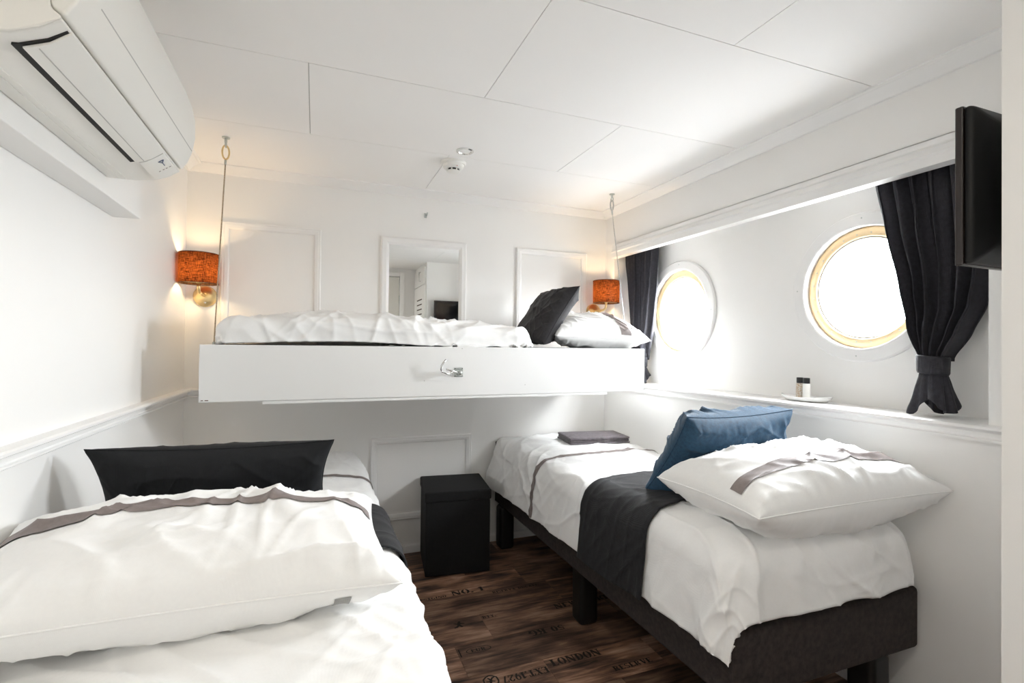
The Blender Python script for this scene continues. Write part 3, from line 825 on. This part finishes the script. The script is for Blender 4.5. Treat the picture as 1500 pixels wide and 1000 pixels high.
for (u0, y0, u1, y1) in ((.52, 1.545, .66, 1.560), (.80, 1.545, .66, 1.560), (.66, 1.560, .66, 1.580), (.52, 1.545, .80, 1.545)):
    part('logo_stroke', MB().tube([on_disp(u0, y0), on_disp(u1, y1)], .0011, 6), mat('logo_blue_grey', (.10, .13, .22), .5), ac)
for zx in (-.505, -.490):
    part('rib', extr([(zx, 1.6485), (zx, 1.6468), (zx+.004, 1.6468), (zx+.004, 1.6485)], Y0+.01, Y1-.01), PLASTIC, ac)

# ================================================================== CEILING FITTINGS
def downlight(x, y, label, on=None):
    t = thing('downlight', label, 'light', (x, y, ZC), 'recessed ceiling downlights')
    o = part('bezel', MB().lathe([(.041, .000), (.041, -.003), (.036, -.006), (.030, -.006), (.027, -.002), (.0265, -.0005)], 40, Matrix.Translation((x, y, ZC)), cap=False), CHROME, t); auto_smooth(o, 30)
    part('lens', MB().lathe([(.0268, -.0012), (.015, -.0020), (0, -.0022)], 32, Matrix.Translation((x, y, ZC)), cap=False), CERAMIC if not on else BULBC, t, smooth=True)
    if on:
        L = bpy.data.lights.new('added_fill_lamp', 'AREA'); L.shape = 'DISK'; L.size = .052; L.energy = on; L.color = (1, .93, .82); L.spread = radians(160)
        lo = bpy.data.objects.new('added_fill_lamp', L); COL.objects.link(lo); lo.parent = t; lo.location = (0, 0, -.008)
    return t
BULBC = mat('added_fill_lens', (1, 1, 1), .4); bsdf(BULBC).inputs['Emission Color'].default_value = (1, .95, .85, 1); bsdf(BULBC).inputs['Emission Strength'].default_value = 3  # glowing lens, only for the added entrance fill
downlight(.633, 2.240, 'chrome recessed downlight in the ceiling near the smoke detector')
downlight(.10, .05, 'added chrome fill downlight, out of view above the cabin entrance', 3.5)  # invented fitting out of frame, put in to brighten the near end

sd = thing('smoke_detector', 'round white ceiling smoke detector with a red light', 'smoke detector', (.621, 2.403, ZC))
A = Matrix.Translation((.621, 2.403, ZC))
o = part('base', MB().lathe([(.062, 0), (.062, -.008), (.058, -.013), (.050, -.014)], 48, A), PLASTIC2, sd); auto_smooth(o, 30)
o = part('body', MB().lathe([(.052, -.0142), (.050, -.026), (.042, -.032), (.034, -.034)], 48, A), PLASTIC2, sd); auto_smooth(o, 30)
o = part('chamber', MB().lathe([(.030, -.0342), (.030, -.043), (.020, -.043)], 32, A), DARKGAP, sd); auto_smooth(o, 30)
o = part('cap', MB().lathe([(.033, -.0432), (.032, -.047), (.022, -.050), (0, -.051)], 32, A), PLASTIC2, sd); auto_smooth(o, 30)
for q in range(8):
    a = 2*pi*q/8+.3
    part('rib', MB().box(.029, .0335, -.003, .003, -.0432, -.0342, A @ Matrix.Rotation(a, 4, 'Z')), PLASTIC2, sd)
part('indicator_light', MB().lathe([(.0025, 0), (.002, .002), (0, .0025)], 10, Matrix.Translation((.628, 2.3585, ZC-.0285)) @ Matrix.Rotation(radians(115), 4, 'X')), RED, sd)

# ================================================================== TELEVISION
tv = thing('television', 'flat black television on the wardrobe wall, seen from behind', 'television', (1.44, BY, 1.52))
TX0, TX1, TZ0, TZ1 = 1.172, 1.695, 1.368, 1.680
part('bezel', MB().box(TX0, TX1, .592, .606, TZ0, TZ1), TVEDGE, tv, bevel=.003)
part('screen', MB().box(TX0+.016, TX1-.016, .6062, .6072, TZ0+.022, TZ1-.016), SCREEN, tv)
mb = MB()
hull = [(0, .5918, 0), (.018, .5718, .012), (.045, .562, .028)]
def rect(i, y): return [(TX0+i, y, TZ0+i*.8), (TX1-i, y, TZ0+i*.8), (TX1-i, y, TZ1-i*.8), (TX0+i, y, TZ1-i*.8)]
R0, R1, R2, R3 = rect(.002, .5918), rect(.004, .578), rect(.022, .570), rect(.05, .556)
vs = R0+R1+R2+R3; fs = [(i*4+k, i*4+(k+1) % 4, (i+1)*4+(k+1) % 4, (i+1)*4+k) for i in range(3) for k in range(4)]+[(12, 13, 14, 15), (0, 1, 2, 3)]
cs = part('rear_casing', mb.add(vs, fs), TVBLACK, tv, bevel=.006, segs=3)
part('vent_slots', MB().box(1.31, 1.56, .5545, .5558, TZ1-.055, TZ1-.050), DARKGAP, cs)
for i in range(14):
    part('vent_slot', MB().box(1.27+.02*i, 1.283+.02*i, .5550, .5562, TZ1-.062, TZ1-.046), DARKGAP, cs)
part('recess', MB().box(1.285, 1.58, .5535, .5558, 1.43, 1.60), LEGM, cs, bevel=.001)
for sx, sz in ((1.192, 1.655), (1.197, 1.395)):
    part('screw_well', MB().lathe([(.005, 0), (.005, .0012)], 12, Matrix.Translation((sx, .5745, sz)) @ Matrix.Rotation(radians(90), 4, 'X')), DARKGAP, cs)
part('wall_bracket', MB().box(1.40, 1.48, BY+.001, .5535, 1.49, 1.55), LEGM, tv, bevel=.003)

# ================================================================== REAR: door, wardrobe front (seen in the mirror)
d1 = bpy.data.objects.new('door_1', None); COL.objects.link(d1); d1.location = (.52, YR, 0); d1.empty_display_size = .05
struct(d1, 'pale grey cabin door with steel hinges', 'door')
part('leaf', MB().box(.125, .915, YR+.002, YR+.03, .01, 2.0), DOORM, d1, bevel=.003)
part('frame', MB().box(.065, .120, YR, YR+.045, 0, 2.05).box(.920, .975, YR, YR+.045, 0, 2.05).box(.1205, .9195, YR, YR+.045, 2.005, 2.05), TRIM, d1, bevel=.004)
for z in (.3, 1.05, 1.74):
    part('hinge', MB().tube([(.917, YR+.036, z-.045), (.917, YR+.036, z+.045)], .007, 10), GALV, d1)
part('handle', MB().tube([(.18, YR+.03, 1.02), (.18, YR+.07, 1.02), (.29, YR+.07, 1.02)], .009, 10), CHROME, d1, smooth=True)
wd = thing('louvred_wardrobe', 'white louvred wardrobe front facing the cabin entrance', 'wardrobe', (BX, .18, .05))
part('door', MB().box(BX-.018, BX-.001, -.115, .465, .05, 1.86), TRIM, wd, bevel=.003)
for i in range(11):
    z = 1.165+.054*i
    part('louvre_slot', MB().box(BX-.0192, BX-.0181, .06, .34, z, z+.012), mat('slot_brown', (.05, .03, .02), .8), wd)
part('handle', MB().tube([(BX-.018, .42, 1.0), (BX-.045, .42, 1.0), (BX-.045, .42, 1.12), (BX-.018, .42, 1.12)], .005, 8), CHROME, wd, smooth=True)
wt = thing('overhead_locker', 'white upper locker front above the louvred wardrobe', 'wardrobe', (BX, .18, 1.87))
part('door', MB().box(BX-.018, BX-.001, -.115, .465, 1.87, 2.055), TRIM, wt, bevel=.003)
part('handle', MB().tube([(BX-.018, .25, 1.92), (BX-.035, .25, 1.92), (BX-.035, .25, 2.02), (BX-.018, .25, 2.02)], .005, 8), CHROME, wt, smooth=True)

# ================================================================== STAMPED LETTERING ON THE FLOOR
# heavy stencil slab letters drawn as strokes in a unit-high cell
BW, TH = .24, .12
def vbar(x, w=BW, z0=0, z1=1): return [(x, z0), (x+w, z0), (x+w, z1), (x, z1)]
def diag(xa, za, xb, zb, w): return [(xa, za), (xa+w, za), (xb+w, zb), (xb, zb)]
def arc(cx, cy, rx, ry, tx, ty, a0, a1, n=10):
    po = [(cx+rx*cos(radians(a0+(a1-a0)*i/n)), cy+ry*sin(radians(a0+(a1-a0)*i/n))) for i in range(n+1)]
    pi_ = [(cx+(rx-tx)*cos(radians(a0+(a1-a0)*i/n)), cy+(ry-ty)*sin(radians(a0+(a1-a0)*i/n))) for i in range(n+1)]
    return [[po[i], po[i+1], pi_[i+1], pi_[i]] for i in range(n)]
def serif(x0, x1, z): return [(x0, z), (x1, z), (x1, z+.1), (x0, z+.1)]
def ser2(x0, x1): return [serif(x0, x1, 0), serif(x0, x1, .9)]
def O_(w=.78): return arc(w/2, .5, w/2, .52, BW*.95, .10, 100, 260)+arc(w/2, .5, w/2, .52, BW*.95, .10, -80, 80)
G = {
 'L': (.66, ser2(0, .40)+[vbar(.08), [(.36, 0), (.66, 0), (.66, .34), (.58, .12), (.36, .1)]]),
 'O': (.78, O_()), '0': (.66, O_(.66)), 'Q': (.78, O_()+[[(.45, .2), (.6, .2), (.82, -.14), (.64, -.14)]]),
 'N': (.86, [vbar(.08, .10), vbar(.68, .10), diag(.0, 1, .58, 0, .28), serif(0, .28, 0), serif(.58, .86, .9)]),
 'D': (.78, ser2(0, .36)+[vbar(.08)]+arc(.34, .5, .44, .5, .22, .10, -86, 86)),
 'E': (.70, ser2(0, .60)+[vbar(.08), serif(.34, .5, .45), [(.5, 0), (.70, 0), (.70, .32), (.6, .1)], [(.5, 1), (.70, 1), (.70, .68), (.6, .9)]]),
 'W': (1.1, [diag(0.06, 1, .30, 0, .20), diag(.46, .9, .32, 0, .10), diag(.46, 1, .68, 0, .20), diag(.92, 1, .72, 0, .10), serif(0, .34, .9), serif(.84, 1.1, .9)]),
 'K': (.82, ser2(0, .38)+[vbar(.08), diag(.36, .45, .64, 1, .12), diag(.58, 0, .42, .6, .24), serif(.54, .82, .9), serif(.5, .86, 0)]),
 'G': (.80, arc(.39, .5, .39, .52, BW*.95, .10, 60, 300)+[vbar(.54, .22, .02, .42), serif(.44, .84, .38)]),
 '5': (.62, [serif(.08, .56, .88), [(.08, .5), (.16, .5), (.16, .9), (.08, .9)]]+arc(.28, .32, .34, .33, .20, .10, -150, 120)),
 'X': (.82, [diag(.06, 1, .50, 0, .26), diag(.10, 0, .58, 1, .11), serif(0, .36, .9), serif(.52, .82, .9), serif(0, .28, 0), serif(.46, .84, 0)]),
 'T': (.74, [vbar(.25), serif(.12, .62, 0), serif(0, .74, .9), [(0, .66), (.07, .66), (.12, .9), (0, .9)], [(.67, .66), (.74, .66), (.74, .9), (.62, .9)]]),
 '.': (.26, [[(.02, 0), (.24, 0), (.24, .2), (.02, .2)]]),
 '1': (.46, [vbar(.14), serif(0, .5, 0), [(0, .74), (.16, .86), (.16, 1), (0, .84)]]),
 '9': (.66, arc(.33, .66, .33, .36, .2, .1, -30, 330)+[diag(.22, 0, .46, .5, .2)]),
 '2': (.66, arc(.33, .66, .32, .36, .2, .12, -30, 170)+[diag(.02, .1, .38, .55, .2), serif(0, .66, .02), [(.54, 0), (.66, 0), (.66, .32), (.6, .3)]]),
 '7': (.62, [serif(0, .62, .88), diag(.12, 0, .44, .9, .2), [(0, .66), (.07, .66), (.12, .9), (0, .9)]]),
 'B': (.76, ser2(0, .36)+[vbar(.08)]+arc(.34, .74, .36, .26, .2, .08, -88, 88)+arc(.34, .26, .40, .27, .22, .08, -88, 88)),
 'Y': (.80, [diag(.06, 1, .28, .42, .24), diag(.36, .42, .60, 1, .10), vbar(.28, .24, 0, .45), serif(0, .36, .9), serif(.52, .8, .9), serif(.14, .66, 0)]),
 'R': (.80, ser2(0, .36)+[vbar(.08)]+arc(.34, .73, .36, .27, .2, .08, -88, 88)+[diag(.52, 0, .34, .48, .24)]),
 'I': (.42, [vbar(.09)]+ser2(0, .42)), 'U': (.82, [vbar(.08, BW, .3, 1), vbar(.62, .10, .3, 1), serif(0, .4, .9), serif(.52, .82, .9)]+arc(.40, .32, .32, .34, .20, .12, 180, 360)),
 'S': (.62, arc(.31, .74, .30, .28, .15, .10, 20, 270)+arc(.31, .26, .31, .28, .15, .10, -160, 90)),
 'V': (.82, [diag(.06, 1, .32, 0, .24), diag(.42, 0, .66, 1, .10), serif(0, .38, .9), serif(.54, .82, .9)]),
 'A': (.84, [diag(.50, 0, .26, 1, .24), diag(.08, 0, .32, 1, .10), serif(.22, .6, .28), serif(0, .28, 0), serif(.42, .84, 0)]),
 'C': (.74, arc(.38, .5, .38, .52, BW*.95, .10, 50, 310)), 'P': (.74, ser2(0, .36)+[vbar(.08)]+arc(.34, .72, .38, .28, .2, .08, -88, 88)),
 'H': (.86, ser2(0, .36)+ser2(.5, .86)+[vbar(.06), vbar(.56), serif(.2, .6, .45)]),
}
def lettering(text, x, y, h, rot=0, width=None, name='stamped_lettering', label=None):
    """x,y = left end of the baseline as read"""
    mb = MB(); cx = 0
    for ch in text:
        if ch == ' ': cx += .5; continue
        w, polys = G[ch]
        for p_ in polys: mb.poly([(cx+a, b, 0) for a, b in p_])
        cx += w+.07
    sx = (width/cx) if width else h
    M_ = Matrix.Translation((x, y, .0004)) @ Matrix.Rotation(radians(rot), 4, 'Z') @ Matrix.Diagonal((sx, h, 1, 1))
    xf(mb, M_)
    o = part(name, mb, INK, fl, recalc=False)
    # make every face point up
    bm = bmesh.new(); bm.from_mesh(o.data)
    for f in bm.faces:
        f.normal_update()
        if f.normal.z < 0: f.normal_flip()
    bm.to_mesh(o.data); bm.free()
    o['label'] = label or ('black stencilled words ' + text)
    return o
lettering('LONDON', .850, 1.712, .040, 0, .215)
lettering('NO. 1', .632, 2.362, .042, 0, .165)
lettering('RESTGINO', .455, 2.363, .018, 0, .15)
lettering('RISERVA DUCALE', .822, 2.318, .018, 0, .245)
lettering('NEW YORK', 1.047, 2.082, .040, 0, .30)
lettering('50 KG', 1.012, 1.957, .036, 180, .165)
lettering('BTY.', .706, 2.118, .020, 0, .064)
lettering('EXT.1927', .826, 1.722, .036, 180, .182)
lettering('EUR', .588, 1.900, .020, 0, .062)
lettering('RESERVE', 1.055, 1.606, .026, 0, .17)
# oval ring round EUR, end mark, crest and rampant animal
mb = MB(); n = 36
for i in range(n):
    a, b = 2*pi*i/n, 2*pi*(i+1)/n
    mb.poly([(.620+.052*cos(a), 1.910+.020*sin(a), .0004), (.620+.052*cos(b), 1.910+.020*sin(b), .0004), (.620+.048*cos(b), 1.910+.0175*sin(b), .0004), (.620+.048*cos(a), 1.910+.0175*sin(a), .0004)])
part('stamped_oval', mb, INK, fl)
part('stamped_bar', MB().box(.541, .546, 1.885, 1.935, 0, .0004), INK, fl)
blob = [(0, 0), (.3, .05), (.42, .25), (.62, .02), (.78, .05), (.60, .36), (.62, .52), (.95, .46), (1.0, .56), (.66, .70), (.72, .92), (.58, 1.0), (.46, .86), (.40, .68), (.10, .78), (.04, .68), (.34, .52), (.30, .34), (.16, .22), (-.05, .12)]
def blob_at(x, y, s_, rot=0):
    M_ = Matrix.Translation((x, y, .0004)) @ Matrix.Rotation(radians(rot), 4, 'Z') @ Matrix.Diagonal((s_, s_, 1, 1))
    me = MB().poly([M_ @ Vector((a, b, 0)) for a, b in blob]).mesh('stamped_emblem')
    bm = bmesh.new(); bm.from_mesh(me); bmesh.ops.triangulate(bm, faces=bm.faces); bm.to_mesh(me); bm.free()
    o = part('stamped_emblem', me, INK, fl); return o
blob_at(.570, 2.085, .050)['label'] = 'black stamped rampant animal emblem'
blob_at(.622, 1.735, .036, 180)
mb = MB(); n = 20
sh = [(.5+.5*cos(radians(a)), .55+.45*sin(radians(a))) for a in range(0, 181, 15)]+[(.02, .25), (.25, .05), (.5, -.05), (.75, .05), (.98, .25)]
inn = [(.5+(a-.5)*.8, .5+(b-.5)*.8) for a, b in sh]
M_ = Matrix.Translation((.634, 1.746, .0004)) @ Matrix.Rotation(radians(180), 4, 'Z') @ Matrix.Diagonal((.058, .062, 1, 1))
for i in range(len(sh)):
    j = (i+1) % len(sh)
    mb.poly([M_ @ Vector((*q, 0)) for q in (sh[i], sh[j], inn[j], inn[i])])
part('stamped_crest', mb, INK, fl)
